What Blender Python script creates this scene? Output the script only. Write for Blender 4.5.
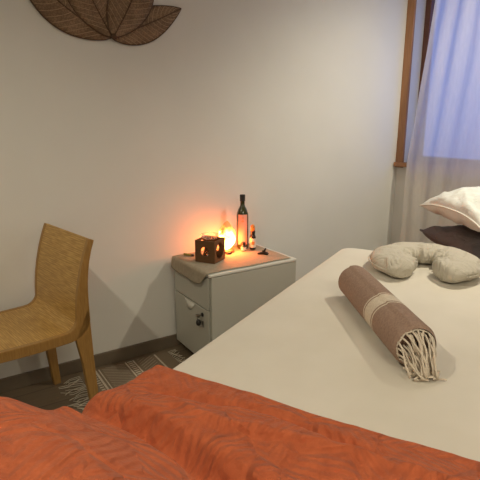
import bpy, bmesh, math, random
from mathutils import Vector, Matrix, noise
random.seed(7)
D = bpy.data
for o in list(D.objects): D.objects.remove(o)
COL = bpy.context.scene.collection
SC = bpy.context.scene
PI = math.pi
R = math.radians

# ------------------------------------------------------------------ camera
CAM_H = 1.33
FPX = 485.0
PITCH = math.atan(120/485)
AZ = R(57)
cam = D.cameras.new('camera'); camo = D.objects.new('camera', cam); COL.objects.link(camo)
cam.sensor_fit = 'HORIZONTAL'; cam.sensor_width = 36; cam.lens = 36*FPX/480
cam.clip_start = 0.02
camo.location = (0, 0, CAM_H)
camo.rotation_euler = (PI/2-PITCH, 0, AZ-PI/2)
SC.camera = camo

# ------------------------------------------------------------------ world and exposure
w = D.worlds.new('world'); SC.world = w; w.use_nodes = True
bg = w.node_tree.nodes['Background']
bg.inputs[0].default_value = (0.20, 0.35, 1.0, 1); bg.inputs[1].default_value = 0.95
SC.view_settings.view_transform = 'Standard'
SC.view_settings.look = 'None'
SC.view_settings.gamma = 1
SC.view_settings.use_curve_mapping = False
SC.view_settings.exposure = 0.10

LAMP_SPOTS = [(-0.43, 0.99), (2.36, 1.00)]
LAMP_POWER = [47, 82]
LAMP_COL = (1.0, 0.91, 0.70)
FILL_PANEL = [((0.3, -1.0), 21)]      # added fill light behind the camera, shaped as a flat ceiling panel
LAMP_AIM = [(0, 0, -1), (.30, .30, -1)]
CEIL = 2.42

# ------------------------------------------------------------------ helpers
def obj(name, bm, mat=None, parent=None, smooth=False, bevel=0):
    me = D.meshes.new(name)
    bmesh.ops.recalc_face_normals(bm, faces=bm.faces)
    bm.to_mesh(me); bm.free()
    o = D.objects.new(name, me); COL.objects.link(o)
    if mat: me.materials.append(mat)
    if smooth:
        for p in me.polygons: p.use_smooth = True
    if parent: o.parent = parent
    if bevel:
        m = o.modifiers.new('bevel', 'BEVEL'); m.width = bevel; m.segments = 2; m.limit_method = 'ANGLE'
    return o

def tag(o, label, cat, group=None, kind=None):
    if label: o['label'] = label
    if cat: o['category'] = cat
    if group: o['group'] = group
    if kind: o['kind'] = kind
    return o

def thing(name, label, cat, loc=(0, 0, 0), rz=0, group=None):
    o = D.objects.new(name, None); COL.objects.link(o); o.empty_display_size = .05
    o.location = loc; o.rotation_euler = (0, 0, rz)
    return tag(o, label, cat, group)

def box(bm, x0, x1, y0, y1, z0, z1):
    vs = [bm.verts.new((x, y, z)) for x in (x0, x1) for y in (y0, y1) for z in (z0, z1)]
    for f in ((0,1,3,2),(4,6,7,5),(0,4,5,1),(2,3,7,6),(0,2,6,4),(1,5,7,3)):
        bm.faces.new([vs[i] for i in f])
    return vs

def bx(*a):
    bm = bmesh.new(); box(bm, *a); return bm

def lathe(bm, prof, n=24, c=(0, 0, 0), sq=0.0, close=True):
    rings = []
    for r, z in prof:
        ring = []
        for i in range(n):
            a = 2*PI*i/n
            ca, sa = math.cos(a), math.sin(a)
            k = 1.0
            if sq: k = 1+sq*(1/max(abs(ca), abs(sa))-1)
            ring.append(bm.verts.new((c[0]+r*k*ca, c[1]+r*k*sa, c[2]+z)))
        rings.append(ring)
    for a, b in zip(rings, rings[1:]):
        for i in range(n):
            bm.faces.new((a[i], a[(i+1) % n], b[(i+1) % n], b[i]))
    if close:
        bm.faces.new(rings[0][::-1]); bm.faces.new(rings[-1])
    return bm

def tube(bm, pts, r, n=6, taper=None):
    pts = [Vector(p) for p in pts]
    rings = []
    up = Vector((0.13, 0.27, 1)).normalized()
    for i, p in enumerate(pts):
        t = (pts[min(i+1, len(pts)-1)]-pts[max(i-1, 0)])
        if t.length < 1e-9: t = Vector((0, 0, 1))
        t.normalize()
        s = t.cross(up)
        if s.length < .05: s = t.cross(Vector((1, 0, 0)))
        s.normalize(); q = s.cross(t)
        rr = r(i/(len(pts)-1)) if callable(r) else r
        rings.append([bm.verts.new(p+(s*math.cos(2*PI*k/n)+q*math.sin(2*PI*k/n))*rr) for k in range(n)])
    for a, b in zip(rings, rings[1:]):
        for i in range(n):
            bm.faces.new((a[i], a[(i+1) % n], b[(i+1) % n], b[i]))
    bm.faces.new(rings[0][::-1]); bm.faces.new(rings[-1])
    return bm

def prism(bm, outline, axis, a0, a1):
    """outline: 2-D points; extruded along axis 'x','y' or 'z' from a0 to a1"""
    def P(u, v, a):
        return {'x': (a, u, v), 'y': (u, a, v), 'z': (u, v, a)}[axis]
    A = [bm.verts.new(P(u, v, a0)) for u, v in outline]
    B = [bm.verts.new(P(u, v, a1)) for u, v in outline]
    n = len(A)
    bm.faces.new(A[::-1]); bm.faces.new(B)
    for i in range(n): bm.faces.new((A[i], A[(i+1) % n], B[(i+1) % n], B[i]))
    return bm

def sstep(a, b, x):
    t = min(1, max(0, (x-a)/(b-a))); return t*t*(3-2*t)

def fbm(x, y, z=0, o=4):
    return noise.fractal(Vector((x, y, z)), 1.0, 2.0, o)

# ------------------------------------------------------------------ materials
class NM:
    def __init__(s, name, color=(.5, .5, .5), rough=.6, **kw):
        m = D.materials.new(name); m.use_nodes = True; s.m = m
        s.N = m.node_tree.nodes; s.L = m.node_tree.links
        s.b = s.N['Principled BSDF']; s.out = s.N['Material Output']
        s.b.inputs['Base Color'].default_value = (*color, 1)
        s.b.inputs['Roughness'].default_value = rough
        for k, v in kw.items():
            s.b.inputs[k.replace('_', ' ')].default_value = v
    def n(s, t, **kw):
        q = s.N.new(t)
        for k, v in kw.items():
            if k.startswith('i_'): q.inputs[k[2:].replace('_', ' ')].default_value = v
            else: setattr(q, k, v)
        return q
    def link(s, a, b): s.L.new(a, b)
    def coord(s, scale=(1, 1, 1), kind='Object', rot=(0, 0, 0)):
        c = s.n('ShaderNodeTexCoord'); mp = s.n('ShaderNodeMapping')
        mp.inputs['Scale'].default_value = scale; mp.inputs['Rotation'].default_value = rot
        s.link(c.outputs[kind], mp.inputs[0]); return mp.outputs[0]
    def noise(s, vec, scale=5, detail=3, rough=.5):
        q = s.n('ShaderNodeTexNoise'); q.inputs['Scale'].default_value = scale
        q.inputs['Detail'].default_value = detail; q.inputs['Roughness'].default_value = rough
        s.link(vec, q.inputs['Vector']); return q.outputs['Fac']
    def ramp(s, fac, stops):
        q = s.n('ShaderNodeValToRGB'); e = q.color_ramp.elements
        while len(e) < len(stops): e.new(.5)
        for el, (p, c) in zip(e, stops): el.position = p; el.color = (*c, 1) if len(c) == 3 else c
        s.link(fac, q.inputs[0]); return q.outputs[0]
    def math(s, op, a, b=None, c=None):
        q = s.n('ShaderNodeMath', operation=op)
        for i, v in enumerate((a, b, c)):
            if v is None: continue
            if isinstance(v, (int, float)): q.inputs[i].default_value = v
            else: s.link(v, q.inputs[i])
        return q.outputs[0]
    def color(s, sock): s.link(sock, s.b.inputs['Base Color'])
    def bump(s, h, strength=.3, dist=.002):
        q = s.n('ShaderNodeBump'); q.inputs['Strength'].default_value = strength
        q.inputs['Distance'].default_value = dist
        s.link(h, q.inputs['Height'])
        s.link(q.outputs[0], s.b.inputs['Normal'])

def simple(name, color, rough=.6, var=.0, nscale=20, bump=0, bscale=200, bdist=.001, **kw):
    M = NM(name, color, rough, **kw)
    c = M.coord()
    if var:
        f = M.noise(c, nscale)
        M.color(M.ramp(f, [(.3, tuple(x*(1-var) for x in color)), (.7, tuple(min(1, x*(1+var)) for x in color))]))
    if bump: M.bump(M.noise(c, bscale, 4), bump, bdist)
    return M.m

m_wall = simple('wall_paint', (.72, .71, .67), .75, .02, 3, .15, 160, .001)
m_ceil = simple('ceiling_paint', (.78, .76, .73), .8, .02, 3)
m_base = simple('baseboard_vinyl', (.155, .122, .085), .5, .06, 12)
m_metal = simple('cabinet_enamel', (.45, .45, .395), .38, .01, 8, .05, 400, .0004)
m_metal2 = simple('cabinet_top_enamel', (.66, .66, .60), .35, .01, 8)
m_black = simple('black_plastic', (.012, .011, .010), .4, .1, 30)
m_steel = simple('steel', (.45, .43, .40), .3, .03, 40, Metallic=1.0)
m_darkgap = simple('dark_gap', (.03, .028, .025), .8, .1, 10)
m_sheet = NM('cream_sheet', (.70, .655, .565), .78)
c = m_sheet.coord(); f1 = m_sheet.noise(c, 6, 3)
m_sheet.color(m_sheet.ramp(f1, [(.35, (.68, .635, .545)), (.65, (.72, .675, .585))]))
m_sheet.bump(m_sheet.noise(c, 900, 2), .12, .0005)
m_sheet.b.inputs['Sheen Weight'].default_value = .15
m_sheet = m_sheet.m

def wood_mat(name, a, b, scale=(1, 1, 1), rough=.5, ws=18):
    M = NM(name, a, rough)
    c = M.coord(scale)
    f = M.noise(c, ws, 5, .6)
    M.color(M.ramp(f, [(.3, a), (.7, b)]))
    M.bump(f, .1, .001)
    return M.m
m_frame = wood_mat('window_wood', (.30, .140, .058), (.40, .195, .085), (8, 8, .6))
m_sash = wood_mat('window_sash_wood', (.13, .050, .025), (.20, .080, .035), (8, 8, .6))
m_chairframe = wood_mat('oiled_oak', (.28, .150, .040), (.39, .215, .062), (9, 9, 1), .42)
m_bench = wood_mat('bench_wood', (.30, .18, .09), (.40, .25, .13), (1, 8, 8))
m_cube = wood_mat('dark_stained_cube', (.10, .048, .017), (.15, .072, .026), (3, 3, 20), .5)

# woven-look veneer of the chair shell: fine ribs with short dashes
M = NM('ribbed_veneer', (.4, .22, .09), .42)
cc = M.n('ShaderNodeTexCoord'); sx = M.n('ShaderNodeSeparateXYZ'); M.link(cc.outputs['UV'], sx.inputs[0])
ribs = M.math('SINE', M.math('MULTIPLY', sx.outputs[1], 2*PI*115))
mp = M.n('ShaderNodeMapping'); mp.inputs['Scale'].default_value = (14, 170, 1); M.link(cc.outputs['UV'], mp.inputs[0])
dash = M.noise(mp.outputs[0], 1.0, 2)
mix = M.math('ADD', M.math('MULTIPLY', ribs, .07), dash)
M.color(M.ramp(mix, [(.28, (.34, .185, .042)), (.55, (.49, .290, .078)), (.80, (.66, .43, .15))]))
M.bump(mix, .25, .0008)
m_veneer = M.m

# floor
M = NM('floor_laminate', (.17, .13, .085), .5)
c = M.coord((1, 1, 1))
br = M.n('ShaderNodeTexBrick'); br.inputs['Scale'].default_value = 1.0
br.inputs['Brick Width'].default_value = 1.2; br.inputs['Row Height'].default_value = .16
br.inputs['Mortar Size'].default_value = .002
br.inputs['Color1'].default_value = (.185, .140, .090, 1); br.inputs['Color2'].default_value = (.150, .112, .072, 1)
br.inputs['Mortar'].default_value = (.05, .04, .03, 1)
M.link(c, br.inputs['Vector'])
g = M.noise(M.coord((1.5, 18, 1)), 6, 5, .6)
mx = M.n('ShaderNodeMixRGB', blend_type='MULTIPLY'); mx.inputs[0].default_value = .6
M.link(br.outputs[0], mx.inputs[1]); M.link(M.ramp(g, [(.3, (.6, .6, .6)), (.7, (1.1, 1.1, 1.1))]), mx.inputs[2])
M.color(mx.outputs[0])
m_floor = M.m

# rug: flat weave, brown-grey ground, cream line bands across
M = NM('kilim_weave', (.2, .16, .11), .95)
cc = M.n('ShaderNodeTexCoord'); sx = M.n('ShaderNodeSeparateXYZ'); M.link(cc.outputs['Object'], sx.inputs[0])
X, Y = sx.outputs[0], sx.outputs[1]
def band(x0, hw):   # 1 inside |X-x0|<hw
    return M.math('LESS_THAN', M.math('ABSOLUTE', M.math('SUBTRACT', X, x0)), hw)
zig = M.math('PINGPONG', M.math('ADD', Y, 0), .018)
tot = None
for x0, hw in ((.085, .0055), (.105, .003), (.255, .004), (.30, .004), (.43, .005)):
    b_ = band(x0, hw); tot = b_ if tot is None else M.math('MAXIMUM', tot, b_)
# dotted rows in the double band
dots = M.math('MULTIPLY', band(.278, .013), M.math('GREATER_THAN', M.math('PINGPONG', Y, .011), .006))
dots2 = M.math('MULTIPLY', band(.065, .010), M.math('GREATER_THAN', M.math('PINGPONG', Y, .012), .007))
# oblique fine ribs between bands
obl = M.math('MULTIPLY', M.math('GREATER_THAN', M.math('PINGPONG', M.math('ADD', M.math('MULTIPLY', X, .6), Y), .010), .0072), band(.18, .06))
obl2 = M.math('MULTIPLY', M.math('GREATER_THAN', M.math('PINGPONG', M.math('SUBTRACT', M.math('MULTIPLY', X, .7), Y), .012), .009), band(.365, .045))
tot = M.math('MAXIMUM', tot, M.math('MAXIMUM', dots, dots2))
soft = M.math('MULTIPLY', M.math('MAXIMUM', obl, obl2), .42)
tot = M.math('MAXIMUM', tot, soft)
n1 = M.noise(cc.outputs['Object'], 90, 3)
tot = M.math('MULTIPLY', tot, M.math('ADD', n1, .35))
M.color(M.ramp(tot, [(0, (.20, .155, .105)), (1, (.62, .56, .45))]))
M.bump(M.noise(cc.outputs['Object'], 400, 2), .6, .002)
m_rug = M.m
m_fringe = simple('rug_fringe_yarn', (.60, .54, .43), .95, .15, 60)

# rust quilted fabric: feather/leaf relief
M = NM('rust_quilted_fabric', (.5, .12, .05), .88)
cc = M.n('ShaderNodeTexCoord')
wrp = M.n('ShaderNodeTexNoise'); wrp.inputs['Scale'].default_value = 5; M.link(cc.outputs['UV'], wrp.inputs['Vector'])
add = M.n('ShaderNodeVectorMath', operation='MULTIPLY_ADD'); add.inputs[1].default_value = (.05, .05, .05)
M.link(wrp.outputs['Color'], add.inputs[0]); M.link(cc.outputs['UV'], add.inputs[2])
vo = M.n('ShaderNodeTexVoronoi'); vo.inputs['Scale'].default_value = 8.0; M.link(add.outputs[0], vo.inputs['Vector'])
sc_ = M.n('ShaderNodeSeparateColor'); M.link(vo.outputs['Color'], sc_.inputs[0])
ang = M.math('MULTIPLY', sc_.outputs[0], 6.283)
rel = M.n('ShaderNodeVectorMath', operation='SUBTRACT'); M.link(add.outputs[0], rel.inputs[0]); M.link(vo.outputs['Position'], rel.inputs[1])
sp = M.n('ShaderNodeSeparateXYZ'); M.link(rel.outputs[0], sp.inputs[0])
ca, sa = M.math('COSINE', ang), M.math('SINE', ang)
U = M.math('ADD', M.math('MULTIPLY', sp.outputs[0], ca), M.math('MULTIPLY', sp.outputs[1], sa))
V = M.math('SUBTRACT', M.math('MULTIPLY', sp.outputs[1], ca), M.math('MULTIPLY', sp.outputs[0], sa))
chev = M.math('ADD', M.math('MULTIPLY', U, .75), M.math('ABSOLUTE', V))
wv = M.math('ADD', M.math('MULTIPLY', M.math('SINE', M.math('MULTIPLY', chev, 260)), .5), .5)
rib = M.math('MULTIPLY', M.math('LESS_THAN', M.math('ABSOLUTE', V), .003), -.6)
edge = M.n('ShaderNodeTexVoronoi', feature='DISTANCE_TO_EDGE'); edge.inputs['Scale'].default_value = 8.0; M.link(add.outputs[0], edge.inputs['Vector'])
ed = M.math('MINIMUM', M.math('MULTIPLY', edge.outputs[0], 12), 1.0)
fz = M.noise(cc.outputs['UV'], 120, 4)
h = M.math('ADD', M.math('ADD', M.math('MULTIPLY', wv, M.math('MULTIPLY', ed, .75)), M.math('ADD', rib, M.math('MULTIPLY', ed, .9))), M.math('MULTIPLY', fz, .9))
M.bump(h, .9, .0050)
n2 = M.noise(cc.outputs['UV'], 30, 3)
M.color(M.ramp(n2, [(.3, (.42, .090, .030)), (.7, (.54, .126, .042))]))
M.b.inputs['Sheen Weight'].default_value = .12
M.b.inputs['Sheen Tint'].default_value = (1, .55, .4, 1)
m_rust = M.m

# towel: stripes depend on position along roll (object Y)
M = NM('hammam_towel', (.3, .2, .15), .95)
cc = M.n('ShaderNodeTexCoord'); sx = M.n('ShaderNodeSeparateXYZ'); M.link(cc.outputs['Object'], sx.inputs[0])
Yt = M.math('ADD', sx.outputs[1], M.math('MULTIPLY', sx.outputs[0], .10))
def tband(y0, hw): return M.math('LESS_THAN', M.math('ABSOLUTE', M.math('SUBTRACT', Yt, y0)), hw)
t = M.math('MAXIMUM', tband(-.070, .027), M.math('MAXIMUM', tband(-.034, .003), tband(-.107, .003)))
nz = M.noise(M.coord((1, 1, 1)), 160, 3)
mixc = M.n('ShaderNodeMixRGB'); M.link(t, mixc.inputs[0])
M.link(M.ramp(nz, [(.3, (.270, .178, .132)), (.7, (.35, .240, .182))]), mixc.inputs[1])
M.link(M.ramp(nz, [(.3, (.58, .50, .40)), (.7, (.70, .62, .50))]), mixc.inputs[2])
M.color(mixc.outputs[0])
M.bump(M.noise(M.coord((1, 1, 1)), 350, 3), .4, .002)
m_towel = M.m
m_towelend = simple('towel_inner_layers', (.25, .155, .11), .95, .15, 60)
m_string = simple('towel_fringe_cotton', (.66, .58, .47), .95, .12, 60)
def creased(name, color, scale, strength, dist):
    M = NM(name, color, .9)
    c = M.coord()
    q = M.n('ShaderNodeTexNoise'); q.inputs['Scale'].default_value = scale; q.inputs['Detail'].default_value = 3
    q.inputs['Distortion'].default_value = 1.4; M.link(c, q.inputs['Vector'])
    ridge = M.math('ABSOLUTE', M.math('SUBTRACT', q.outputs['Fac'], .5))
    ridge = M.math('MINIMUM', M.math('MULTIPLY', ridge, 9), 1.0)
    fine = M.noise(c, 350, 3)
    M.color(M.ramp(fine, [(.3, tuple(x*.95 for x in color)), (.7, tuple(min(1, x*1.05) for x in color))]))
    M.bump(M.math('ADD', ridge, M.math('MULTIPLY', fine, .12)), strength, dist)
    return M.m
m_neck = creased('oatmeal_fabric', (.54, .50, .42), 9, .55, .010)
m_white = creased('white_pillowcase', (.80, .83, .80), 5.0, .28, .012)
m_piping = simple('white_piping', (.84, .84, .79), .8, .02, 10)
m_dark = creased('charcoal_pillowcase', (.125, .105, .105), 5, .4, .010)
m_linen = simple('linen_cloth', (.33, .285, .21), .9, .10, 60, .4, 400, .001)
m_rattan = simple('rattan', (.40, .28, .17), .75, .2, 50)
m_rim = simple('rattan_rim', (.085, .045, .022), .7, .2, 50)
M = NM('woven_leaf_web', (.17, .10, .055), .8)
c = M.coord(); nzz = M.noise(c, 14, 4)
wv1 = M.n('ShaderNodeTexVoronoi', feature='DISTANCE_TO_EDGE'); wv1.inputs['Scale'].default_value = 75; M.link(c, wv1.inputs['Vector'])
cr = M.ramp(nzz, [(.3, (.17, .105, .060)), (.7, (.28, .180, .108))])
mm = M.n('ShaderNodeMixRGB', blend_type='MULTIPLY'); mm.inputs[0].default_value = 1
M.link(cr, mm.inputs[1]); M.link(M.ramp(wv1.outputs[0], [(.0, (.7, .7, .7)), (.15, (1.15, 1.15, 1.15))]), mm.inputs[2])
M.color(mm.outputs[0]); M.bump(wv1.outputs[0], .5, .002)
m_web = M.m

# sheer curtain
M = NM('sheer_voile', (.78, .74, .70), .9)
tr = M.n('ShaderNodeBsdfTransparent'); tl = M.n('ShaderNodeBsdfTranslucent'); df = M.n('ShaderNodeBsdfDiffuse')
tl.inputs[0].default_value = (.86, .84, .84, 1); df.inputs[0].default_value = (.88, .82, .75, 1)
m1 = M.n('ShaderNodeMixShader'); m1.inputs[0].default_value = .5
M.link(tl.outputs[0], m1.inputs[1]); M.link(df.outputs[0], m1.inputs[2])
m2 = M.n('ShaderNodeMixShader')
thr = M.noise(M.coord((1, 1, .25)), 60, 2)
M.link(M.math('ADD', M.math('MULTIPLY', thr, .14), .67), m2.inputs[0])
M.link(tr.outputs[0], m2.inputs[1]); M.link(m1.outputs[0], m2.inputs[2])
M.link(m2.outputs[0], M.out.inputs['Surface'])
m_sheer = M.m

def glass(name, col, rough=.03, ior=1.45):
    M = NM(name, col, rough); M.b.inputs['Transmission Weight'].default_value = 1; M.b.inputs['IOR'].default_value = ior
    c = M.coord(); M.bump(M.noise(c, 8, 1), .02, .001)
    return M.m
m_glass = glass('clear_glass', (.95, .97, .96))
M = NM('window_pane', (1, 1, 1), .02); gl = M.n('ShaderNodeBsdfGlossy'); gl.inputs['Roughness'].default_value = .02
tr = M.n('ShaderNodeBsdfTransparent'); ms = M.n('ShaderNodeMixShader'); ms.inputs[0].default_value = .06
M.link(tr.outputs[0], ms.inputs[1]); M.link(gl.outputs[0], ms.inputs[2]); M.link(ms.outputs[0], M.out.inputs['Surface'])
m_pane = M.m
M = NM('thin_glass', (1, 1, 1), .05); gl = M.n('ShaderNodeBsdfGlossy'); gl.inputs['Roughness'].default_value = .05
tr = M.n('ShaderNodeBsdfTransparent'); ms = M.n('ShaderNodeMixShader'); fr = M.n('ShaderNodeFresnel'); fr.inputs[0].default_value = 1.6
M.link(M.math('MULTIPLY', fr.outputs[0], .45), ms.inputs[0])
M.link(tr.outputs[0], ms.inputs[1]); M.link(gl.outputs[0], ms.inputs[2]); M.link(ms.outputs[0], M.out.inputs['Surface'])
m_thin = M.m
m_bottle = simple('dark_green_glass', (.035, .040, .012), .12, .1, 10, Coat_Weight=.5)
m_amber = simple('dark_amber_glass', (.030, .014, .006), .12, .1, 10, Coat_Weight=.5)
m_paper = simple('paper_label', (.75, .70, .60), .6, .03, 40)
m_ora = simple('orange_ink', (.70, .26, .05), .6, .05, 40)
M = NM('oil_label_print', (.8, .4, .3), .6)
c = M.coord(); sx = M.n('ShaderNodeSeparateXYZ'); M.link(c, sx.inputs[0])
nb = M.noise(c, 60, 3)
low = M.math('ADD', M.math('MULTIPLY', sx.outputs[2], 14), M.math('MULTIPLY', nb, .9))
M.color(M.ramp(low, [(.75, (.16, .05, .035)), (.95, (.62, .27, .20)), (1.0, (.78, .40, .32))]))
m_oillabel = M.m

# salt crystal: lit from inside, thinner veins brighter
M = NM('salt_crystal', (.9, .4, .15), .6)
cc = M.n('ShaderNodeTexCoord'); sx = M.n('ShaderNodeSeparateXYZ'); M.link(cc.outputs['Object'], sx.inputs[0])
nn = M.noise(cc.outputs['Object'], 22, 3)
# the bulb sits low in the crystal: distance to bulb sets what gets through
dv = M.n('ShaderNodeVectorMath', operation='DISTANCE'); M.link(cc.outputs['Object'], dv.inputs[0]); dv.inputs[1].default_value = (.0, -.02, .066)
val = M.math('ADD', M.math('MULTIPLY', dv.outputs['Value'], 8.0), M.math('MULTIPLY', M.math('SUBTRACT', nn, .5), 1.3))
ecol = M.ramp(val, [(.25, (1, .21, .04)), (.50, (1, .20, .03)), (.72, (1, .16, .02)), (1.0, (1, .10, .012))])
est = M.ramp(val, [(.20, (1, 1, 1)), (.40, (.26, .26, .26)), (.60, (.040, .040, .040)), (.85, (.006, .006, .006))])
M.link(ecol, M.b.inputs['Emission Color'])
M.link(M.math('MULTIPLY', est, 125), M.b.inputs['Emission Strength'])
M.bump(nn, .5, .006)
m_salt = M.m
SALT = M
M = NM('lamp_diffuser', (1, 1, 1), .5); M.b.inputs['Emission Color'].default_value = (1, .85, .68, 1); M.b.inputs['Emission Strength'].default_value = 3
c = M.coord(); M.bump(M.noise(c, 50), .05, .001)
m_diff = M.m

# ------------------------------------------------------------------ room
X0, X1, Y0, Y1 = -2.0, 3.05, -1.8, 2.49
T = .18
def struct(name, bm, m, **k):
    o = obj(name, bm, m, **k); o['kind'] = 'structure'; return o
struct('floor', bx(X0-T, X1+T, Y0-T, Y1+T, -.1, 0), m_floor)
struct('ceiling', bx(X0-T, X1+T, Y0-T, Y1+T, CEIL, CEIL+.1), m_ceil)
struct('wall_back', bx(X0-T, X1+T, Y1, Y1+T, 0, CEIL), m_wall)
struct('wall_left', bx(X0-T, X0, Y0, Y1, 0, CEIL), m_wall)
struct('wall_front', bx(X0-T, X1+T, Y0-T, Y0, 0, CEIL), m_wall)
WY0, WY1, WZ0, WZ1 = .75, 2.425, 1.02, 2.22
bm = bmesh.new()
box(bm, X1, X1+T, Y0, WY0, 0, CEIL); box(bm, X1, X1+T, WY1, Y1, 0, CEIL)
box(bm, X1, X1+T, WY0, WY1, 0, WZ0); box(bm, X1, X1+T, WY0, WY1, WZ1, CEIL)
struct('wall_right', bm, m_wall)
struct('baseboard_back', bx(X0, X1, Y1-.014, Y1, 0, .074), m_base, bevel=.003)
struct('baseboard_right', bx(X1-.014, X1, Y0, Y1-.014, 0, .074), m_base, bevel=.003)
struct('baseboard_left', bx(X0, X0+.014, Y0, Y1-.014, 0, .074), m_base, bevel=.003)

# window: casing on the wall face, sash at the outer side of the reveal, pane, sill
win = D.objects.new('window_1', None); COL.objects.link(win); win['kind'] = 'structure'
win.location = (X1, (WY0+WY1)/2, WZ0)
def wchild(name, bm, m, **k):
    o = obj(name, bm, m, **k); o.parent = win; o.matrix_parent_inverse = Matrix.Translation(-Vector(win.location)); return o
bm = bmesh.new()
cw = .050
box(bm, X1-.018, X1, WY1, Y1-.001, WZ0-.04, WZ1+cw); box(bm, X1-.018, X1, WY0-cw, WY0, WZ0-.04, WZ1+cw)
box(bm, X1-.018, X1, WY0, WY1, WZ1, WZ1+cw)
wchild('window_casing', bm, m_frame, bevel=.002)
bm = bmesh.new()
xs0, xs1 = X1+.10, X1+.16; s = .045
box(bm, xs0, xs1, WY1-s, WY1, WZ0, WZ1); box(bm, xs0, xs1, WY0, WY0+s, WZ0, WZ1)
box(bm, xs0, xs1, WY0+s, WY1-s, WZ1-s, WZ1); box(bm, xs0, xs1, WY0+s, WY1-s, WZ0, WZ0+s)
wchild('window_sash', bm, m_sash, bevel=.003)
wchild('window_pane', bx(X1+.128, X1+.132, WY0+s, WY1-s, WZ0+s, WZ1-s), m_pane)
wchild('window_sill', bx(X1-.05, X1+.10, WY0-cw, WY1+cw+.005, WZ0-.03, WZ0), m_frame, bevel=.003)

# ceiling downlights
for i, (x, y) in enumerate(LAMP_SPOTS):
    t = thing('ceiling_light', ['round recessed ceiling downlight above the chair side of the room',
                                'round recessed ceiling downlight above the bed side of the room'][i], 'light', (x, y, CEIL), 0)
    bm = bmesh.new(); lathe(bm, [(.04, -.002), (.055, -.006), (.06, 0), (.06, .0)], 32, close=False); obj('trim_ring', bm, m_ceil, t, True)
    bm = bmesh.new(); lathe(bm, [(.002, -.003), (.04, -.003)], 32, close=False); obj('diffuser', bm, m_diff, t, True)
    L = D.lights.new('downlight', 'SPOT'); L.energy = LAMP_POWER[i]; L.color = LAMP_COL
    L.spot_size = R([154, 146][i]); L.spot_blend = [.6, .75][i]; L.shadow_soft_size = .025
    lo = D.objects.new('downlight', L); COL.objects.link(lo); lo.parent = t; lo.location = (0, 0, -.02)
    lo.rotation_euler = Vector(LAMP_AIM[i]).to_track_quat('-Z', 'Y').to_euler()

for (x, y), pw in FILL_PANEL:  # unseen fitting added for soft fill light
    t = thing('added_fill_panel', 'added unseen fill light, a square flat ceiling panel behind the photographer', 'light', (x, y, CEIL), 0)
    bm = bmesh.new(); box(bm, -.42, .42, -.42, .42, -.02, 0); obj('fill_panel_frame', bm, m_ceil, t, bevel=.003)
    bm = bmesh.new(); box(bm, -.40, .40, -.40, .40, -.023, -.0205); obj('diffuser', bm, m_diff, t)
    L = D.lights.new('panel', 'AREA'); L.energy = pw; L.color = LAMP_COL; L.shape = 'SQUARE'; L.size = .8
    lo = D.objects.new('panel', L); COL.objects.link(lo); lo.parent = t; lo.location = (0, 0, -.03)

# ------------------------------------------------------------------ rug
RX, RY = .555, 1.25
rug = thing('rug', 'flat woven brown and cream patterned rug with knotted fringe on the floor by the wall', 'rug', (RX, RY, 0))
bm = bmesh.new(); box(bm, 0, .51, 0, 1.185, 0.0005, .006); obj('rug_field', bm, m_rug, rug, bevel=.001)
bm = bmesh.new()
for side in (0, 1):
    for i in range(74):
        y = .01+i*1.165/73
        x = 0 if side == 0 else .51; sg = -1 if side == 0 else 1
        if side == 0 and .66 < y < .80: continue
        L_ = random.uniform(.07, .13) if side == 0 else random.uniform(.04, .06)
        dy = random.uniform(-.04, .04) if side == 0 else random.uniform(-.01, .01)
        pts = []
        for k in range(6):
            q = k/5
            pts.append((x+sg*L_*q, min(1.21, y+dy*q*q+.006*math.sin(q*6+i)), .005+.004*math.sin(q*5+i*2)*q+(.001 if q > 0 else 0)))
        pts = [(a, b, max(.0028, c_)) for a, b, c_ in pts]
        tube(bm, pts, .0018, 5)
f = obj('fringe', bm, m_fringe, rug, True); f['kind'] = 'stuff'

# ------------------------------------------------------------------ bed
BA = (.478, 1.075); BROT = R(27.4)
BW, BU0, BU1, BZ = .80, -.62, 1.455, .70
bed = thing('massage_table', 'massage bed with a smooth cream fitted sheet in the middle of the room', 'bed', (BA[0], BA[1], 0), BROT)
def rrect(u0, u1, v0, v1, r, n=8):
    pts = []
    for (cx, cy, a0) in ((u1-r, v1-r, 0), (u0+r, v1-r, 90), (u0+r, v0+r, 180), (u1-r, v0+r, 270)):
        for k in range(n+1):
            a = R(a0+90*k/n); pts.append((cx+r*math.cos(a), cy+r*math.sin(a)))
    return pts
bm = bmesh.new()
rings = []
for inset, z in ((.0, .585), (.0, .62), (.0, .675), (.004, .688), (.012, .6965), (.024, .700), (.06, .7005)):
    rings.append([bm.verts.new((x, y, z)) for x, y in rrect(BU0+inset, BU1-inset, -BW+inset, 0-inset, .07-inset*.6)])
for a, b in zip(rings, rings[1:]):
    for i in range(len(a)): bm.faces.new((a[i], a[(i+1) % len(a)], b[(i+1) % len(a)], b[i]))
bm.faces.new(rings[0][::-1]); bm.faces.new(rings[-1])
obj('fitted_sheet', bm, m_sheet, bed, True)
obj('bed_frame', bx(BU0+.03, BU1-.03, -BW+.03, -.03, .50, .583), m_bench, bed, bevel=.006)
for u in (BU0+.12, BU1-.14):
    for v in (-BW+.09, -.09):
        obj('leg', bx(u-.028, u+.028, v-.028, v+.028, .0005 if u < 0 or v < -.3 else .0, .50), m_bench, bed, bevel=.004)

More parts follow.
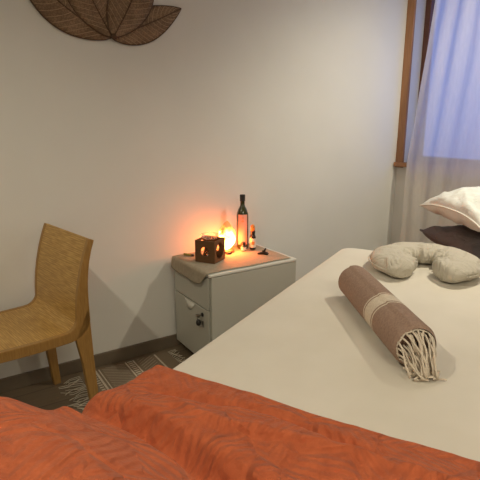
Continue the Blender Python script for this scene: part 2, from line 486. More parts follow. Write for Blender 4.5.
# bedspread ---------------------------------------------------------------
def spread_h(u, v):
    """height above the bed top; u falls towards the foot, v = distance from left edge (>0 inside)"""
    wob = .016*fbm(v*3+3, .5, 0, 2)
    ue = wob*.35
    h = .016*sstep(ue-.014, ue-.042, u)+.0035*fbm(u*24, v*20, 5, 3)*sstep(-.02, -.06, u)
    h += .030*sstep(0, -.20, u)*sstep(-.05, .16, v)
    h += .010*fbm(u*7, v*5, 1.3, 3)*sstep(0, -.08, u)
    h += .016*math.exp(-((u+.155+.10*(v-.2)+.05*math.sin(v*7))/.018)**2)*sstep(.05, .2, v)
    h -= .016*math.exp(-((u+.118+.06*(v-.2)+.035*math.sin(v*9+1))/.014)**2)*sstep(.02, .12, v)*sstep(.75, .5, v)
    # valley of the fold
    uv = -.275-.16*v+.012*math.sin(v*9)
    lip = sstep(uv+.002, uv+.040, u)
    h2 = h+.012*math.exp(-((u-uv-.055)/.03)**2)
    h = h2*lip+.004*(1-lip)
    # near lump
    q = uv-.012-u
    L = sstep(0, .050, q)*.055+sstep(.02, .24, q)*.118
    L += .010*fbm(u*6+5, v*5, 2.1, 3)*sstep(0, .06, q)
    L += .03*sstep(0, .05, q)*sstep(.05, .3, v)
    L *= 1-.35*sstep(.0, .8, v)
    h += L
    return h
bm = bmesh.new(); uvl = bm.loops.layers.uv.new('UVMap')
NU, NV = 190, 210
S0, S1 = -.16, BW+.16        # across; negative = hanging over the left edge
grid = []
for i in range(NU+1):
    u = -.016-(.655-.016)*i/NU
    row = []
    for j in range(NV+1):
        s_ = S0+(S1-S0)*j/NV
        up = u+.010*fbm(s_*3+8, 1, 0, 2)*sstep(-.2, 0, u)
        if s_ < 0:
            hh = spread_h(u, 0); k = -s_
            r_ = .035; top = hh
            bul = .055*sstep(-.10, -.20, u)*sstep(-.32, -.27, u); r_ += bul
            if k < r_*PI/2: a = k/r_; v = -r_*math.sin(a)*.8; z = top-r_*(1-math.cos(a))
            else: v = -r_*.8-.012*math.sin(u*40)*min(1, (k-r_*PI/2)*8); z = top-r_-(k-r_*PI/2)
        elif s_ > BW:
            hh = spread_h(u, BW); k = s_-BW; r_ = .035
            if k < r_*PI/2: a = k/r_; v = BW+r_*math.sin(a)*.8; z = hh-r_*(1-math.cos(a))
            else: v = BW+r_*.8+.012*math.sin(u*40)*min(1, (k-r_*PI/2)*8); z = hh-r_-(k-r_*PI/2)
        else:
            v = s_; z = spread_h(u, v)
        row.append((bm.verts.new((up, -v, BZ+.003+z)), (u, s_)))
    grid.append(row)
# foot drop
for k in range(1, 9):
    row = []
    for j in range(NV+1):
        p, (u, s_) = grid[NU][j]
        row.append((bm.verts.new((p.co.x-.02*sstep(0, 3, k), p.co.y, p.co.z-.03*k)), (u-.03*k, s_)))
    grid.append(row)
for a, b in zip(grid, grid[1:]):
    for j in range(NV):
        q = (a[j], a[j+1], b[j+1], b[j])
        f = bm.faces.new([x[0] for x in q])
        for lp, x in zip(f.loops, q): lp[uvl].uv = x[1]
sp_o = obj('bedspread', bm, m_rust, None, True)
sp_o.location = (BA[0], BA[1], 0); sp_o.rotation_euler = (0, 0, BROT)
tag(sp_o, 'rust red quilted bedspread with leaf relief heaped over the foot of the bed', 'bedspread')

# ------------------------------------------------------------------ chair
CW = .46
chair = thing('chair', 'oak chair with a curved ribbed veneer seat and back beside the patterned rug', 'chair', (.415, 2.202, 0), R(190.7))
# local +X = forwards (towards photo left), +Y = across; world w = local -Y
prof = []      # shell centre line (x, z)
prof += [(.46, .452), (.44, .462), (.36, .462), (.26, .455), (.16, .450), (.06, .450)]
cx, cz, rr = .048, .515, .065
for k in range(1, 7):
    a = R(270-(75)*k/6); prof.append((cx+rr*math.cos(a), cz+rr*math.sin(a)))
lx, lz = prof[-1]
for k in range(1, 9):
    q = k/8
    prof.append((lx-.012*q-.067*q*q, lz+(.845-lz)*q))
def shell(bm, w0, w1, t_, uvs):
    """ribbon of thickness t_ following prof"""
    n = len(prof); top = []; bot = []; S = [0]
    for i in range(1, n): S.append(S[-1]+math.dist(prof[i], prof[i-1]))
    for i, (x, z) in enumerate(prof):
        a = prof[max(i-1, 0)]; b = prof[min(i+1, n-1)]
        tx, tz = b[0]-a[0], b[1]-a[1]; l = math.hypot(tx, tz); nx, nz_ = tz/l, -tx/l
        if i < 6: pass
        top.append([(x+nx*t_/2, w, z+nz_*t_/2) for w in (w0, w1)]); bot.append([(x-nx*t_/2, w, z-nz_*t_/2) for w in (w0, w1)])
    V1 = [[bm.verts.new(p) for p in r] for r in top]; V2 = [[bm.verts.new(p) for p in r] for r in bot]
    def fc(vs, uv):
        f = bm.faces.new(vs)
        for lp, q in zip(f.loops, uv): lp[uvs].uv = q
    for i in range(n-1):
        u4 = [(0, S[i]), (w1-w0, S[i]), (w1-w0, S[i+1]), (0, S[i+1])]
        fc([V1[i][0], V1[i][1], V1[i+1][1], V1[i+1][0]], u4); fc([V2[i][0], V2[i+1][0], V2[i+1][1], V2[i][1]], [u4[0], u4[3], u4[2], u4[1]])
        for e in (0, 1):
            fc([V1[i][e], V2[i][e], V2[i+1][e], V1[i+1][e]], [(0, S[i]), (0, S[i]), (0, S[i+1]), (0, S[i+1])])
    for i in (0, n-1): fc([V1[i][0], V1[i][1], V2[i][1], V2[i][0]], [(0, S[i])]*4)
bm = bmesh.new(); uvs = bm.loops.layers.uv.new('UVMap'); shell(bm, -CW/2+.022, CW/2-.022, .014, uvs)
obj('seat_and_back_shell', bm, m_veneer, chair, True).modifiers.new('e', 'EDGE_SPLIT').split_angle = R(40)
for sg in (-1, 1):
    y0, y1 = (CW/2-.024, CW/2) if sg > 0 else (-CW/2, -CW/2+.024)
    # side rail and back upright: outline in x,z
    outer = [(x, z) for x, z in prof]
    # inner/top line = shell line + small; under line offset
    topl = []; und = []
    n = len(prof)
    for i, (x, z) in enumerate(prof):
        a = prof[max(i-1, 0)]; b = prof[min(i+1, n-1)]
        tx, tz = b[0]-a[0], b[1]-a[1]; l = math.hypot(tx, tz); nx, nz_ = tz/l, -tx/l
        if nz_ < 0 and i < 7: nx, nz_ = -nx, -nz_
        topl.append((x+nx*.009, z+nz_*.009))
        q = i/(n-1)
        th = .036 if i < 5 else (.036+.016*sstep(5, 10, i)-.036*sstep(10, n-1, i))
        und.append((x-nx*th, z-nz_*th))
    bm = bmesh.new()
    A = [[bm.verts.new((x, yy, z)) for yy in (y0, y1)] for x, z in topl]
    B = [[bm.verts.new((x, yy, z)) for yy in (y0, y1)] for x, z in und]
    for i in range(n-1):
        bm.faces.new((A[i][0], A[i+1][0], A[i+1][1], A[i][1])); bm.faces.new((B[i][0], B[i][1], B[i+1][1], B[i+1][0]))
        for e in (0, 1): bm.faces.new((A[i][e], B[i][e], B[i+1][e], A[i+1][e]))
    for i in (0, n-1): bm.faces.new((A[i][0], A[i][1], B[i][1], B[i][0]))
    obj('side_frame', bm, m_chairframe, chair, bevel=.003)
    # legs, tapered
    for fr in (0, 1):
        if fr: t4 = [(.405, .425), (.455, .425)]; b4 = [(.425, .0), (.455, .0)]
        else: t4 = [(-.062, .560), (.006, .425)]; b4 = [(-.082, .0), (-.048, .0)]
        bm = bmesh.new()
        base = .0
        def ring(p4, inz):
            return [bm.verts.new((p4[0][0], y0, p4[0][1]+inz)), bm.verts.new((p4[1][0], y0, p4[1][1]+inz)),
                    bm.verts.new((p4[1][0], y1+(.006 if sg < 0 else 0), p4[1][1]+inz)), bm.verts.new((p4[0][0], y1+(.006 if sg < 0 else 0), p4[0][1]+inz))]
        r1 = ring(b4, base); mid = [((b4[0][0]+2*t4[0][0])/3, .30), ((b4[1][0]+2*t4[1][0])/3-.004, .30)]
        r2 = ring(mid, 0); r3 = ring(t4, 0)
        for a, b in ((r1, r2), (r2, r3)):
            for i in range(4): bm.faces.new((a[i], a[(i+1) % 4], b[(i+1) % 4], b[i]))
        bm.faces.new(r1[::-1]); bm.faces.new(r3)
        obj('leg', bm, m_chairframe, chair, bevel=.003)
bm = bmesh.new(); box(bm, .40, .42, -CW/2+.03, CW/2-.03, .405, .438); obj('front_rail', bm, m_chairframe, chair, bevel=.002)
bm = bmesh.new(); box(bm, .015, .035, -CW/2+.03, CW/2-.03, .40, .436); obj('rear_rail', bm, m_chairframe, chair, bevel=.002)

# ------------------------------------------------------------------ filing cabinet
FX0, FX1, FY0, FY1, FH = 1.14, 1.705, 2.04, 2.455, .57
cab = thing('drawer_cabinet', 'pale grey metal drawer cabinet against the wall beside the bed', 'cabinet', ((FX0+FX1)/2, (FY0+FY1)/2, 0))
hx, hy = (FX1-FX0)/2, (FY1-FY0)/2
obj('cabinet_body', bx(-hx+.012, hx, -hy, hy, .052, .552), m_metal, cab, bevel=.003)
obj('cabinet_top', bx(-hx-.002, hx+.002, -hy-.003, hy+.002, .553, .570), m_metal2, cab, bevel=.005)
for z0, z1, low in ((.372, .549, 0), (.056, .366, 1)):
    d = obj('drawer', bx(-hx, -hx+.0115, -hy+.016, hy-.003, z0, z1), m_metal, cab, bevel=.003)
    # scooped grip under the top edge of the front
    bm = bmesh.new(); n = 16; yc, wd = .02, .065
    if low:
        A = []; B = []
        for k in range(n+1):
            q = -1+2*k/n
            A.append(bm.verts.new((-hx-.0008, yc+wd*q, z1-.006)))
            B.append(bm.verts.new((-hx-.0075*(1-q*q)-.0008, yc+wd*.9*q, z1-.008-.042*(1-q*q)**.7)))
        for k in range(n): bm.faces.new((A[k], A[k+1], B[k+1], B[k]))
        h = obj('handle', bm, m_metal2, d, True); m = h.modifiers.new('s', 'SOLIDIFY'); m.thickness = .0015
        lk = obj('lock', bmesh.new(), m_black, d)
        bm = bmesh.new(); lathe(bm, [(.011, 0), (.011, .006), (.008, .008), (.008, .008)], 20)
        bmesh.ops.rotate(bm, verts=bm.verts, matrix=Matrix.Rotation(-PI/2, 3, 'Y')); bmesh.ops.translate(bm, verts=bm.verts, vec=(-hx, -.130, .330))
        bm.to_mesh(lk.data); bm.free()
        kb = bmesh.new(); box(kb, -hx-.034, -hx-.008, -.1315, -.1285, .326, .334)
        box(kb, -hx-.040, -hx-.020, -.142, -.118, .322, .337)
        obj('key', kb, m_steel, d, bevel=.001)
        kt = bmesh.new(); tube(kt, [(-hx-.032, -.130, .324), (-hx-.030, -.124, .306), (-hx-.026, -.120, .298)], .0015)
        lathe(kt, [(.004, -.036), (.0115, -.030), (.014, -.018), (.0115, -.006), (.004, 0)], 14, (-hx-.020, -.118, .303))
        obj('key_fob', kt, m_black, d, True)
        kc = bmesh.new(); box(kc, -hx-.006, -hx-.0035, -.142, -.128, .262, .296); obj('key_tag', kc, m_steel, d, bevel=.001)
for x in (-hx+.07, hx-.06):
    for y in (-hy+.05, hy-.05):
        bm = bmesh.new(); lathe(bm, [(.022, -.009), (.024, -.005), (.024, .005), (.022, .009)], 18)
        bmesh.ops.rotate(bm, verts=bm.verts, matrix=Matrix.Rotation(PI/2, 3, 'X')); bmesh.ops.translate(bm, verts=bm.verts, vec=(x, y, .0245))
        box(bm, x-.010, x+.010, y-.013, y+.013, .030, .052)
        obj('caster', bm, m_black, cab, True).modifiers.new('e', 'EDGE_SPLIT')

# cloth over the cabinet, hanging over its front
bm = bmesh.new(); NX, NY = 60, 50
zt = .5735
rows = []
for i in range(NX+1):
    row = []
    for j in range(NY+1):
        fy = j/NY
        yb, yf = FY1-.003, FY0+.012
        hang = .078*(.80+.20*math.sin(fy*PI))+(-.030 if False else 0)
        hang *= 1-.75*sstep(.84, 1.0, fy)
        Ltop = FX1-.03-FX0
        s_ = i/NX*(Ltop+hang)           # from right end to the hem
        y = yb+(yf-yb)*fy
        if s_ < Ltop: x = FX1-.03-s_; z = zt+.0012*max(0, fbm(x*14, y*14, 3, 2)); y2 = y+.004*math.sin(x*21)*sstep(.9, 1, fy)
        else:
            k = s_-Ltop; r_ = .006
            x = FX0-.004-r_*min(1, k/r_)-.010*(k/.08)*(1+.5*math.sin(fy*11)); z = zt-max(0, k-.002)
            y2 = y+.0*k
        row.append(bm.verts.new((x, y2, z)))
    rows.append(row)
for a, b in zip(rows, rows[1:]):
    for j in range(NY): bm.faces.new((a[j], a[j+1], b[j+1], b[j]))
cl = obj('table_cloth', bm, m_linen, None, True); m = cl.modifiers.new('s', 'SOLIDIFY'); m.thickness = .0022; m.offset = 1
tag(cl, 'beige linen cloth laid over the drawer cabinet with its hem hanging over the drawers', 'cloth')
ZC = .5765

# oil burner cube
ob = thing('oil_burner', 'dark wooden cube oil burner with round hole and glass dish', 'oil burner', (1.270, 2.257, ZC), R(31))
S, tw = .122, .006
def holed_panel(s, t_, r, n=32):
    """square panel in local XZ, thickness along y from 0 to t_, round hole"""
    bm = bmesh.new(); c_ = s/2; o_, i_ = [], []
    for yy in (0, t_):
        A, B = [], []
        for k in range(n):
            a = 2*PI*k/n; ca, sa = math.cos(a), math.sin(a); m_ = c_/max(abs(ca), abs(sa))
            A.append(bm.verts.new((ca*m_, yy, c_+sa*m_))); B.append(bm.verts.new((ca*r, yy, c_+sa*r)))
        o_.append(A); i_.append(B)
    for k in range(n):
        k2 = (k+1) % n
        for e in (0, 1): bm.faces.new((o_[e][k], o_[e][k2], i_[e][k2], i_[e][k]))
        bm.faces.new((o_[0][k], o_[0][k2], o_[1][k2], o_[1][k])); bm.faces.new((i_[0][k], i_[0][k2], i_[1][k2], i_[1][k]))
    return bm
for k in range(4):
    bm = holed_panel(S-(tw*2 if k % 2 else 0), tw, .026 if k % 2 == 0 else .042)
    if k % 2:
        for v in bm.verts: v.co.z = v.co.z*S/(S-2*tw)
    bmesh.ops.translate(bm, verts=bm.verts, vec=(0, -S/2, 0))
    a = {0: PI/2, 1: 0, 2: -PI/2, 3: PI}[k]
    bmesh.ops.rotate(bm, verts=bm.verts, matrix=Matrix.Rotation(-a, 3, 'Z'))
    obj('side_panel', bm, m_cube, ob, bevel=.0008)
bm = bmesh.new(); box(bm, -S/2+tw, S/2-tw, -S/2+tw, S/2-tw, .0, .006); obj('base_board', bm, m_cube, ob)
bm = bmesh.new(); lathe(bm, [(.003, .008), (.024, .008), (.027, .05), (.025, .05), (.022, .011), (.003, .011)], 24, close=False); obj('tealight_glass', bm, m_thin, ob, True)
bm = bmesh.new(); lathe(bm, [(.001, .012), (.018, .012), (.018, .028), (.001, .028)], 20, close=False); obj('tealight', bm, m_piping, ob)
bm = bmesh.new(); lathe(bm, [(.003, S-.004), (.025, S-.002), (.044, S+.006), (.054, S+.024), (.052, S+.024), (.042, S+.009), (.024, S+.001), (.003, S)], 32, close=False); obj('glass_dish', bm, m_thin, ob, True)

# salt lamp
sl = thing('salt_lamp', 'glowing orange salt crystal lamp between the cube and the tall bottle', 'lamp', (1.440, 2.362, ZC))
bm = bmesh.new(); bmesh.ops.create_icosphere(bm, subdivisions=4, radius=1)
for v in bm.verts:
    p = v.co.copy(); zz = (p.z+1)/2
    rad = .049*(1-.42*sstep(.5, 1.0, zz))*(1+.0*zz)
    d_ = 1+.16*noise.noise(p*1.9+Vector((3, 1, 2)))+.07*noise.noise(p*5)
    cell = noise.cell(p*2.2)*.04
    v.co = Vector((p.x*rad*1.05*(d_+cell)+.004*zz, p.y*rad*(d_+cell), .010+.172*zz**.92*(1+.03*noise.noise(p*3))))
    if v.co.z < .014: v.co.z = .014
crys = obj('salt_crystal', bm, m_salt, sl, True)
bm = bmesh.new(); lathe(bm, [(.040, 0), (.046, .003), (.046, .011), (.040, .014)], 24); obj('lamp_base', bm, m_cube, sl)
bm = bmesh.new(); tube(bm, [(0, -.045, .005), (-.01, -.055, .004), (-.020, -.056, .0035), (-.03, -.053, .004), (-.04, -.03, .0035), (-.045, .02, .0035), (-.05, .06, .0035), (-.05, .09, .0035)], .003, 6)
box(bm, -.032, -.002, -.064, -.050, .0005, .009)
obj('cord', bm, m_black, sl, True)

# oil bottle
b1 = thing('oil_bottle', 'tall dark green oil bottle with an orange label', 'bottle', (1.562, 2.378, ZC), R(-30))
bm = bmesh.new(); lathe(bm, [(.031, 0), (.035, .004), (.036, .012), (.036, .200), (.034, .215), (.026, .238), (.017, .254), (.0135, .266), (.0135, .296), (.0155, .297), (.0155, .300)], 32, sq=.28)
obj('bottle_glass', bm, m_bottle, b1, True)
bm = bmesh.new(); lathe(bm, [(.0160, .288), (.0164, .322), (.0155, .325), (.0155, .3255)], 24); obj('cap', bm, m_black, b1, True).modifiers.new('e', 'EDGE_SPLIT')
def wrap_label(z0, z1, r, a0, a1, sq=0, n=16):
    bm = bmesh.new(); A = []; B = []
    for k in range(n+1):
        a = a0+(a1-a0)*k/n; ca, sa = math.cos(a), math.sin(a)
        q = r*(1+sq*(1/max(abs(ca), abs(sa))-1)) if sq else r
        A.append(bm.verts.new((q*ca, q*sa, z0))); B.append(bm.verts.new((q*ca, q*sa, z1)))
    for k in range(n): bm.faces.new((A[k], A[k+1], B[k+1], B[k]))
    return bm
obj('label', wrap_label(.030, .212, .0368, R(-131), R(-50), .28), m_oillabel, b1, True)['label'] = 'orange paper label'
bm = bmesh.new()
for zz, hw in ((.190, .20), (.178, .14), (.168, .22)):
    a_ = R(-90)
    t_ = wrap_label(zz, zz+.004, .0373, a_-hw, a_+hw, .28, 6)
    tmp = D.meshes.new('t'); t_.to_mesh(tmp); t_.free(); bm.from_mesh(tmp); D.meshes.remove(tmp)
obj('label_print', bm, m_ora, b1, True)

# small dropper bottle and tiny jar
b2 = thing('dropper_bottle', 'small dark bottle with pale label standing in front of the tall bottle', 'bottle', (1.590, 2.309, ZC))
b2.scale = (1.12, 1.12, 1.1)
bm = bmesh.new(); lathe(bm, [(.012, 0), (.0165, .003), (.0165, .072), (.013, .082), (.010, .087), (.010, .092)], 24); obj('bottle_glass', bm, m_amber, b2, True)
bm = bmesh.new(); lathe(bm, [(.0125, .086), (.0125, .104), (.0115, .106), (.0115, .106)], 20); obj('collar', bm, m_black, b2)
bm = bmesh.new(); lathe(bm, [(.0115, .1065), (.0115, .130), (.008, .138), (.006, .140)], 20); obj('cap', bm, m_ora, b2, True)['label'] = 'orange cap'
o = obj('label', wrap_label(.016, .066, .0169, R(-200), R(0)), m_paper, b2, True); o['label'] = 'pale paper label'
bm = wrap_label(.032, .050, .0172, R(-145), R(-90)); obj('label_print', bm, m_ora, b2, True)
b3 = thing('small_jar', 'tiny dark jar with white label between the salt lamp and the dropper bottle', 'jar', (1.531, 2.318, ZC))
bm = bmesh.new(); lathe(bm, [(.013, 0), (.0155, .002), (.0155, .030), (.010, .036), (.010, .038)], 24); obj('jar_glass', bm, m_amber, b3, True)
bm = bmesh.new(); lathe(bm, [(.0115, .036), (.0115, .052), (.010, .054), (.010, .054)], 20); obj('lid', bm, m_black, b3)
obj('label', wrap_label(.006, .025, .0159, R(-210), R(0)), m_paper, b3, True)['label'] = 'white label'

# black clip
cp = thing('claw_clip', 'small black claw clip lying on the cloth right of the bottles', 'clip', (1.580, 2.190, ZC), R(-50))
for sg in (-1, 1):
    bm = bmesh.new()
    out = [(-.034, .002), (-.020, .001), (.0, .004), (.024, .001), (.034, .006), (.030, .014), (.014, .019), (-.010, .016), (-.030, .009)]
    prism(bm, out, 'y', sg*.002, sg*.006)
    bmesh.ops.rotate(bm, verts=bm.verts, matrix=Matrix.Rotation(sg*R(-24), 3, 'X'))
    for v in bm.verts: v.co.z = max(v.co.z, .0003)
    obj('jaw', bm, m_black, cp, bevel=.001)
bm = bmesh.new(); prism(bm, [(-.004, .012), (.012, .014), (.020, .038), (.013, .040), (.004, .026), (-.006, .024)], 'y', -.0035, .0035); obj('grip', bm, m_black, cp, bevel=.001)

# olive lighter-like tube at the back corner
lt = thing('tube', 'small olive green tube with dark end lying behind the cube oil burner', 'tube', (1.210, 2.400, ZC+.0062), R(-62))
bm = bmesh.new(); lathe(bm, [(.004, -.035), (.006, -.033), (.006, .018), (.0058, .018)], 14)
bmesh.ops.rotate(bm, verts=bm.verts, matrix=Matrix.Rotation(PI/2, 3, 'Y')); obj('tube_body', bm, simple('olive_plastic', (.30, .27, .06), .4, .05, 30), lt, True)
bm = bmesh.new(); lathe(bm, [(.0058, .0185), (.0055, .034), (.003, .036), (.003, .036)], 14)
bmesh.ops.rotate(bm, verts=bm.verts, matrix=Matrix.Rotation(PI/2, 3, 'Y')); obj('cap', bm, m_black, lt, True)

# ------------------------------------------------------------------ rolled towel
ta, tb = Vector((1.267, 1.196)), Vector((1.002, .712))
mid_ = (ta+tb)/2; tl_ = (ta-tb).length
RT = .060
tw_o = thing('rolled_towel', 'brown rolled towel with cream bands and fringe lying on the bed', 'towel', (mid_.x, mid_.y, BZ+.001), math.atan2(ta.y-tb.y, ta.x-tb.x)-PI/2)
# local +Y points to the far end; roll centre at z = RT
hl = tl_/2
bm = bmesh.new(); NR, NA = 60, 56
rings = []
for i in range(NR+1):
    q = i/NR; y = -hl+2*hl*q
    rr = RT*(.96-.02*q)
    e = min(y+hl, hl-y)
    rr *= 1-.14*(1-sstep(0, .016, e))
    ring = []
    for k in range(NA):
        a = 2*PI*k/NA
        r2 = rr*(1+.012*fbm(math.cos(a)*1.5, math.sin(a)*1.5, y*9, 3)+.012*math.sin(a*1+1))
        # step of the loose outer edge of the cloth
        r2 += .004*sstep(0, 1, ((a-1.9) % (2*PI))/(2*PI))
        x = r2*math.cos(a); z = RT+r2*math.sin(a)
        z = max(z, .001)+(.0)
        ring.append(bm.verts.new((x, y, z)))
    rings.append(ring)
for a, b in zip(rings, rings[1:]):
    for k in range(NA): bm.faces.new((a[k], a[(k+1) % NA], b[(k+1) % NA], b[k]))
obj('towel_roll', bm, m_towel, tw_o, True)
for sgn in (-1, 1):      # spiral of the rolled layers at both ends
    bm = bmesh.new(); A = []; B = []
    NS = 150
    for k in range(NS):
        q = k/(NS-1); a = q*2*PI*5.2; r_ = .006+(RT*.74)*q
        yo = sgn*(hl-.004); yi = sgn*(hl-.05)
        A.append(bm.verts.new((r_*math.cos(a), yo, RT+r_*math.sin(a)))); B.append(bm.verts.new((r_*math.cos(a), yi, RT+r_*math.sin(a))))
    for k in range(NS-1): bm.faces.new((A[k], A[k+1], B[k+1], B[k]))
    C_ = []
    for k in range(32):
        a = 2*PI*k/32; C_.append(bm.verts.new((RT*.85*math.cos(a), sgn*(hl-.030), RT+RT*.85*math.sin(a))))
    bm.faces.new(C_)
    o = obj('towel_layers', bm, m_towelend, tw_o, True); m = o.modifiers.new('s', 'SOLIDIFY'); m.thickness = .003
# fringe: knotted cords falling from the near end onto the sheet
bm = bmesh.new(); rnd = random.Random(3)
for k in range(44):
    lay = 1.0 if k < 15 else rnd.choice((.45, .7, .85))
    a = (R(-35)+R(250)*(k/14) if k < 15 else rnd.uniform(0, 2*PI))
    r_ = RT*.84*lay
    x0, z0 = r_*math.cos(a), RT+r_*math.sin(a)
    y0 = -hl+.004
    Lc = rnd.uniform(.085, .125)
    xe = x0*rnd.uniform(.25, .75)+.004+rnd.uniform(-.014, .014)
    ye = y0-rnd.uniform(.022, .075)-.3*max(0, .06-z0*.5)*0
    z_end = .004+rnd.uniform(0, .012)
    ph = rnd.uniform(0, 6)
    pts = []
    for i in range(10):
        q = i/9
        x = x0+(xe-x0)*q+.005*math.sin(q*7+ph)*q
        y = y0+(ye-y0)*(1-(1-q)**1.8)
        z = z0+(z_end-z0)*(q**1.6)+.004*math.sin(q*6+ph)*q*(1-q)*2
        pts.append((x, y, max(z, .0035)))
    
    tube(bm, pts, lambda q: .0026+.0012*(1 if .86 < q < .95 else 0), 6)
for k in range(26):   # curly ends piled on the sheet
    x0 = rnd.uniform(-.035, .035); y0 = -hl-rnd.uniform(.01, .05); ph = rnd.uniform(0, 6); z0 = .0035+rnd.uniform(0, .014)
    pts = [(x0+.012*math.sin(q*.9+ph)+.001*q, y0-.004*q, z0+.003*math.sin(q+ph)) for q in range(8)]
    tube(bm, [(a, b, max(c_, .003)) for a, b, c_ in pts], .0024, 5)
o = obj('fringe', bm, m_string, tw_o, True); o['kind'] = 'stuff'; o['label'] = 'cream knotted cotton fringe'
bm = bmesh.new()   # two cream cords running along the rim of the end
pts = [(RT*.83*math.cos(a), -hl+.001+.002*math.sin(a*9), RT+RT*.83*math.sin(a)) for a in [R(-30)+R(240)*k/30 for k in range(31)]]
tube(bm, pts, .0022, 6)
obj('edge_cord', bm, m_string, tw_o, True)

# ------------------------------------------------------------------ neck pillow
npx = thing('neck_pillow', 'oatmeal coloured U shaped neck pillow lying on the cream sheet', 'pillow', (1.745, 1.240, BZ+.001), 0)
odir = math.atan2(-.62, -.80)      # the way the opening faces
bm = bmesh.new(); NC, NA = 72, 28; rings = []
RC, RW, RH = .142, .084, .043
for i in range(NC+1):
    q = i/NC; a = odir+R(19)+(2*PI-R(38))*q
    ex = .020*(1-abs(2*q-1))*0
    cx_, cy_ = RC*math.cos(a), RC*math.sin(a)
    e = min(q, 1-q)*(2*PI-R(38))*RC
    cap = math.sqrt(max(0, 1-max(0, 1-e/.045)**2)) if e < .045 else 1
    cap = max(cap, .05)
    fat = 1+.10*math.cos((2*q-1)*PI)*-1*.6
    wr = .09*math.sin(q*55+1.2*math.sin(q*20))+.04*math.sin(q*97+2)
    ring = []
    for k in range(NA):
        b = 2*PI*k/NA
        pin = 1-.05*math.exp(-((b-PI/2)/.25)**2)
        inner = max(0, -math.cos(b))
        d_ = 1+wr*(.3+inner)+.11*fbm(cx_*14+math.cos(b)*1.3, cy_*14+math.sin(b)*1.3, 3, 4)
        rw = RW*cap*fat*d_*math.cos(b); z = RH+RH*cap**.6*d_*pin*math.sin(b)
        z = max(z, .002)
        rr = RC+rw
        ring.append(bm.verts.new((rr*math.cos(a), rr*math.sin(a), z)))
    rings.append(ring)
for a, b in zip(rings, rings[1:]):
    for k in range(NA): bm.faces.new((a[k], a[(k+1) % NA], b[(k+1) % NA], b[k]))
bm.faces.new(rings[0][::-1]); bm.faces.new(rings[-1])
obj('cushion', bm, m_neck, npx, True)
bm = bmesh.new()
pts = []
for i in range(5, NC-4):
    q = i/NC; a = odir+R(19)+(2*PI-R(38))*q; rr = RC+RW*1.04*(1+.10*math.cos((2*q-1)*PI)*-.6)
    pts.append((rr*math.cos(a), rr*math.sin(a), RH*.98))
tube(bm, pts, .0025, 5); obj('seam_piping', bm, m_neck, npx, True)

# ------------------------------------------------------------------ pillows and their bench
PX, PY, PR = 2.440, 1.395, math.atan2(-.87, -.49)
bn = thing('bench', 'low wooden bench behind the head of the bed under the pillows', 'bench', (PX+.04, PY-.03, 0), PR)
obj('bench_top', bx(-.21, .25, -.13, .17, .575, .605), m_bench, bn, bevel=.004)
for x in (-.17, .21):
    for y in (-.09, .13): obj('leg', bx(x-.018, x+.018, y-.018, y+.018, 0, .575), m_bench, bn, bevel=.003)
def pillow(name, label, mat, pmat, loc, rz, L_, W_, Th, seed, lift, tilt=(0, 0), amp=.012):
    t = thing(name, label, 'pillow', loc, rz)
    t.rotation_euler = (tilt[0], tilt[1], rz)
    bm = bmesh.new(); N = 56; layers = {}
    def P(i, j, sg):
        u, v = -1+2*i/N, -1+2*j/N
        k = (max(0, 1-abs(u)**2.6)*max(0, 1-abs(v)**2.6))**.48
        pin = 1-.05*(1-u*u)*(abs(v)**4); pin2 = 1-.05*(1-v*v)*(abs(u)**4)
        x = L_/2*u*pin2; y = W_/2*v*pin
        z = sg*Th/2*k
        z += amp*fbm(u*2.2+seed, v*2.2, seed, 4)*min(1, k*2)
        z += .35*amp*math.sin((u*6+v*9)+3*fbm(u*2, v*2, seed+4, 2))*min(1, 3*(1-k))*(1 if sg < 0 or k < .8 else .3)*min(1, k*4)
        z += lift*(abs(u)*abs(v))**2.5
        return (x, y, z)
    for sg in (1, -1):
        for i in range(N+1):
            for j in range(N+1):
                ed_ = i in (0, N) or j in (0, N)
                if sg < 0 and ed_: layers[(sg, i, j)] = layers[(1, i, j)]
                else: layers[(sg, i, j)] = bm.verts.new(P(i, j, sg))
        for i in range(N):
            for j in range(N):
                f = [layers[(sg, i, j)], layers[(sg, i+1, j)], layers[(sg, i+1, j+1)], layers[(sg, i, j+1)]]
                bm.faces.new(f if sg > 0 else f[::-1])
    obj('pillow_body', bm, mat, t, True)
    loop = [(i, 0) for i in range(0, N, 2)]+[(N, j) for j in range(0, N, 2)]+[(i, N) for i in range(N, 0, -2)]+[(0, j) for j in range(N, 0, -2)]
    pts = [P(i, j, 1) for i, j in loop]; pts.append(pts[0])
    bm = bmesh.new(); tube(bm, pts, .0045, 6); obj('hem', bm, pmat, t, True)
    return t
pillow('pillow', 'charcoal grey pillow beneath the white pillow', m_dark, m_dark, (PX+.02, PY-.01, .690), PR, .60, .46, .150, 3, .012)
pillow('pillow', 'white pillow on top of the charcoal pillow by the curtain', m_white, m_piping, (PX+.02, PY-.01, .882), PR+R(2), .61, .47, .190, 9, -.035, amp=.016)

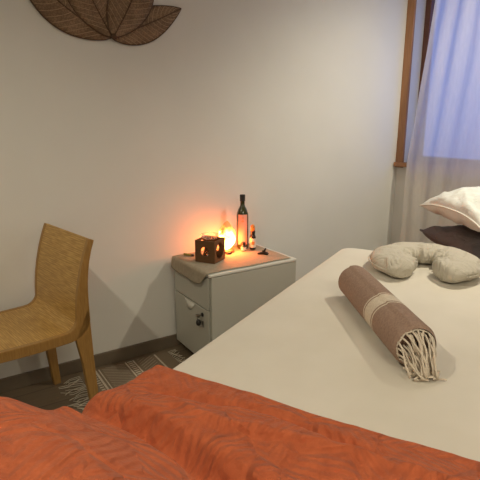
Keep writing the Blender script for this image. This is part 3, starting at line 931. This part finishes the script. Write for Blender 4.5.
# ------------------------------------------------------------------ curtain
bm = bmesh.new(); NZ, NY = 70, 260
rows = []
for i in range(NZ+1):
    z = .03+(2.36-.03)*i/NZ
    yl = 2.300-.125*sstep(.0, 1.0, (z-1.0)/1.1)*((z-1.0)/1.1 if z > 1 else 0)**.0 if z > 1 else 2.300
    if z > 1.0: yl = 2.305-.118*((z-1.0)/1.05)
    yr = .55
    row = []
    for j in range(NY+1):
        q = j/NY; y = yl+(yr-yl)*q
        amp = .007+.004*math.sin(q*17)
        x = 2.925+amp*math.sin(q*2*PI*13+.5*math.sin(z*1.6+q*9))+.010*fbm(q*14, z*.9, 2, 3)
        row.append(bm.verts.new((x, y, z)))
    rows.append(row)
for a, b in zip(rows, rows[1:]):
    for j in range(NY): bm.faces.new((a[j], a[j+1], b[j+1], b[j]))
cu = thing('curtain', 'sheer white floor length curtain hanging in front of the blue window', 'curtain', (2.925, 1.4, 0))
o = obj('curtain_panel', bm, m_sheer, None, True); o.parent = cu; o.matrix_parent_inverse = Matrix.Translation((-2.925, -1.4, 0))
bm = bmesh.new(); tube(bm, [(2.925, .35, 2.372), (2.925, 2.45, 2.372)], .011, 10)
box(bm, 2.915, 3.049, .55, .57, 2.36, 2.384); box(bm, 2.915, 3.049, 2.38, 2.40, 2.36, 2.384)
o = obj('curtain_rod', bm, m_steel, None, True); o.parent = cu; o.matrix_parent_inverse = Matrix.Translation((-2.925, -1.4, 0))

# ------------------------------------------------------------------ leaf wall decoration
LC = Vector((.860, 1.722))
dec = thing('wall_decoration', 'brown woven rattan leaves fanned out high on the wall', 'wall decoration', (LC.x, Y1, LC.y))
def leaf(ang, L_, W_, yoff, bend, skew=0):
    """leaf from origin along ang (deg, from +X) in the wall plane"""
    n = 40
    def half(q): return W_/2*(math.sin(PI*q**.82))**.85*(1)
    ca, sa = math.cos(R(ang)), math.sin(R(ang))
    def P(q, s_, d_=0):
        a = q*L_; b = s_*half(q)+bend*math.sin(PI*q)
        dome = .012*(1-s_*s_)*math.sin(PI*q)
        return (a*ca-b*sa, -(yoff+dome+d_), a*sa+b*ca)
    bm = bmesh.new(); V = []
    for i in range(n+1):
        q = i/n; V.append([bm.verts.new(P(q, -1+2*k/8)) for k in range(9)])
    for i in range(n):
        for k in range(8): bm.faces.new((V[i][k], V[i+1][k], V[i+1][k+1], V[i][k+1]))
    bmesh.ops.remove_doubles(bm, verts=bm.verts, dist=1e-5)
    lf = obj('leaf', bm, m_web, dec, True); m = lf.modifiers.new('s', 'SOLIDIFY'); m.thickness = .003; m.offset = 0
    bm = bmesh.new()
    loop = [P(i/n, 1) for i in range(n+1)]+[P(i/n, -1) for i in range(n, -1, -1)]
    tube(bm, loop, .0032, 6); obj('rim', bm, m_rim, lf, True)
    bm = bmesh.new(); tube(bm, [P(i/n, 0, .002) for i in range(n+1)], .0028, 6); obj('midrib', bm, m_rim, lf, True)
    bm = bmesh.new()
    nv = 15
    for k in range(1, nv):
        for sd in (-1, 1):
            q0 = k/nv*.92; pts = []
            for j in range(7):
                s_ = j/6; q1 = min(.985, q0+.13*s_**1.3)
                pts.append(P(q1, sd*s_*.97, .002))
            tube(bm, pts, .0013, 5)
    obj('veins', bm, m_rattan, lf, True)
leaf(142, .56, .20, .010, .044)
leaf(24.5, .42, .160, .010, -.006)
leaf(112, .50, .21, .022, .028)
leaf(68, .50, .21, .034, -.028)
bm = bmesh.new(); lathe(bm, [(.002, -.012), (.012, -.010), (.014, 0), (.010, .012), (.002, .014)], 14)
for v in bm.verts: v.co.y = -.045+v.co.y*.4
obj('stem_knot', bm, m_rim, dec, True)
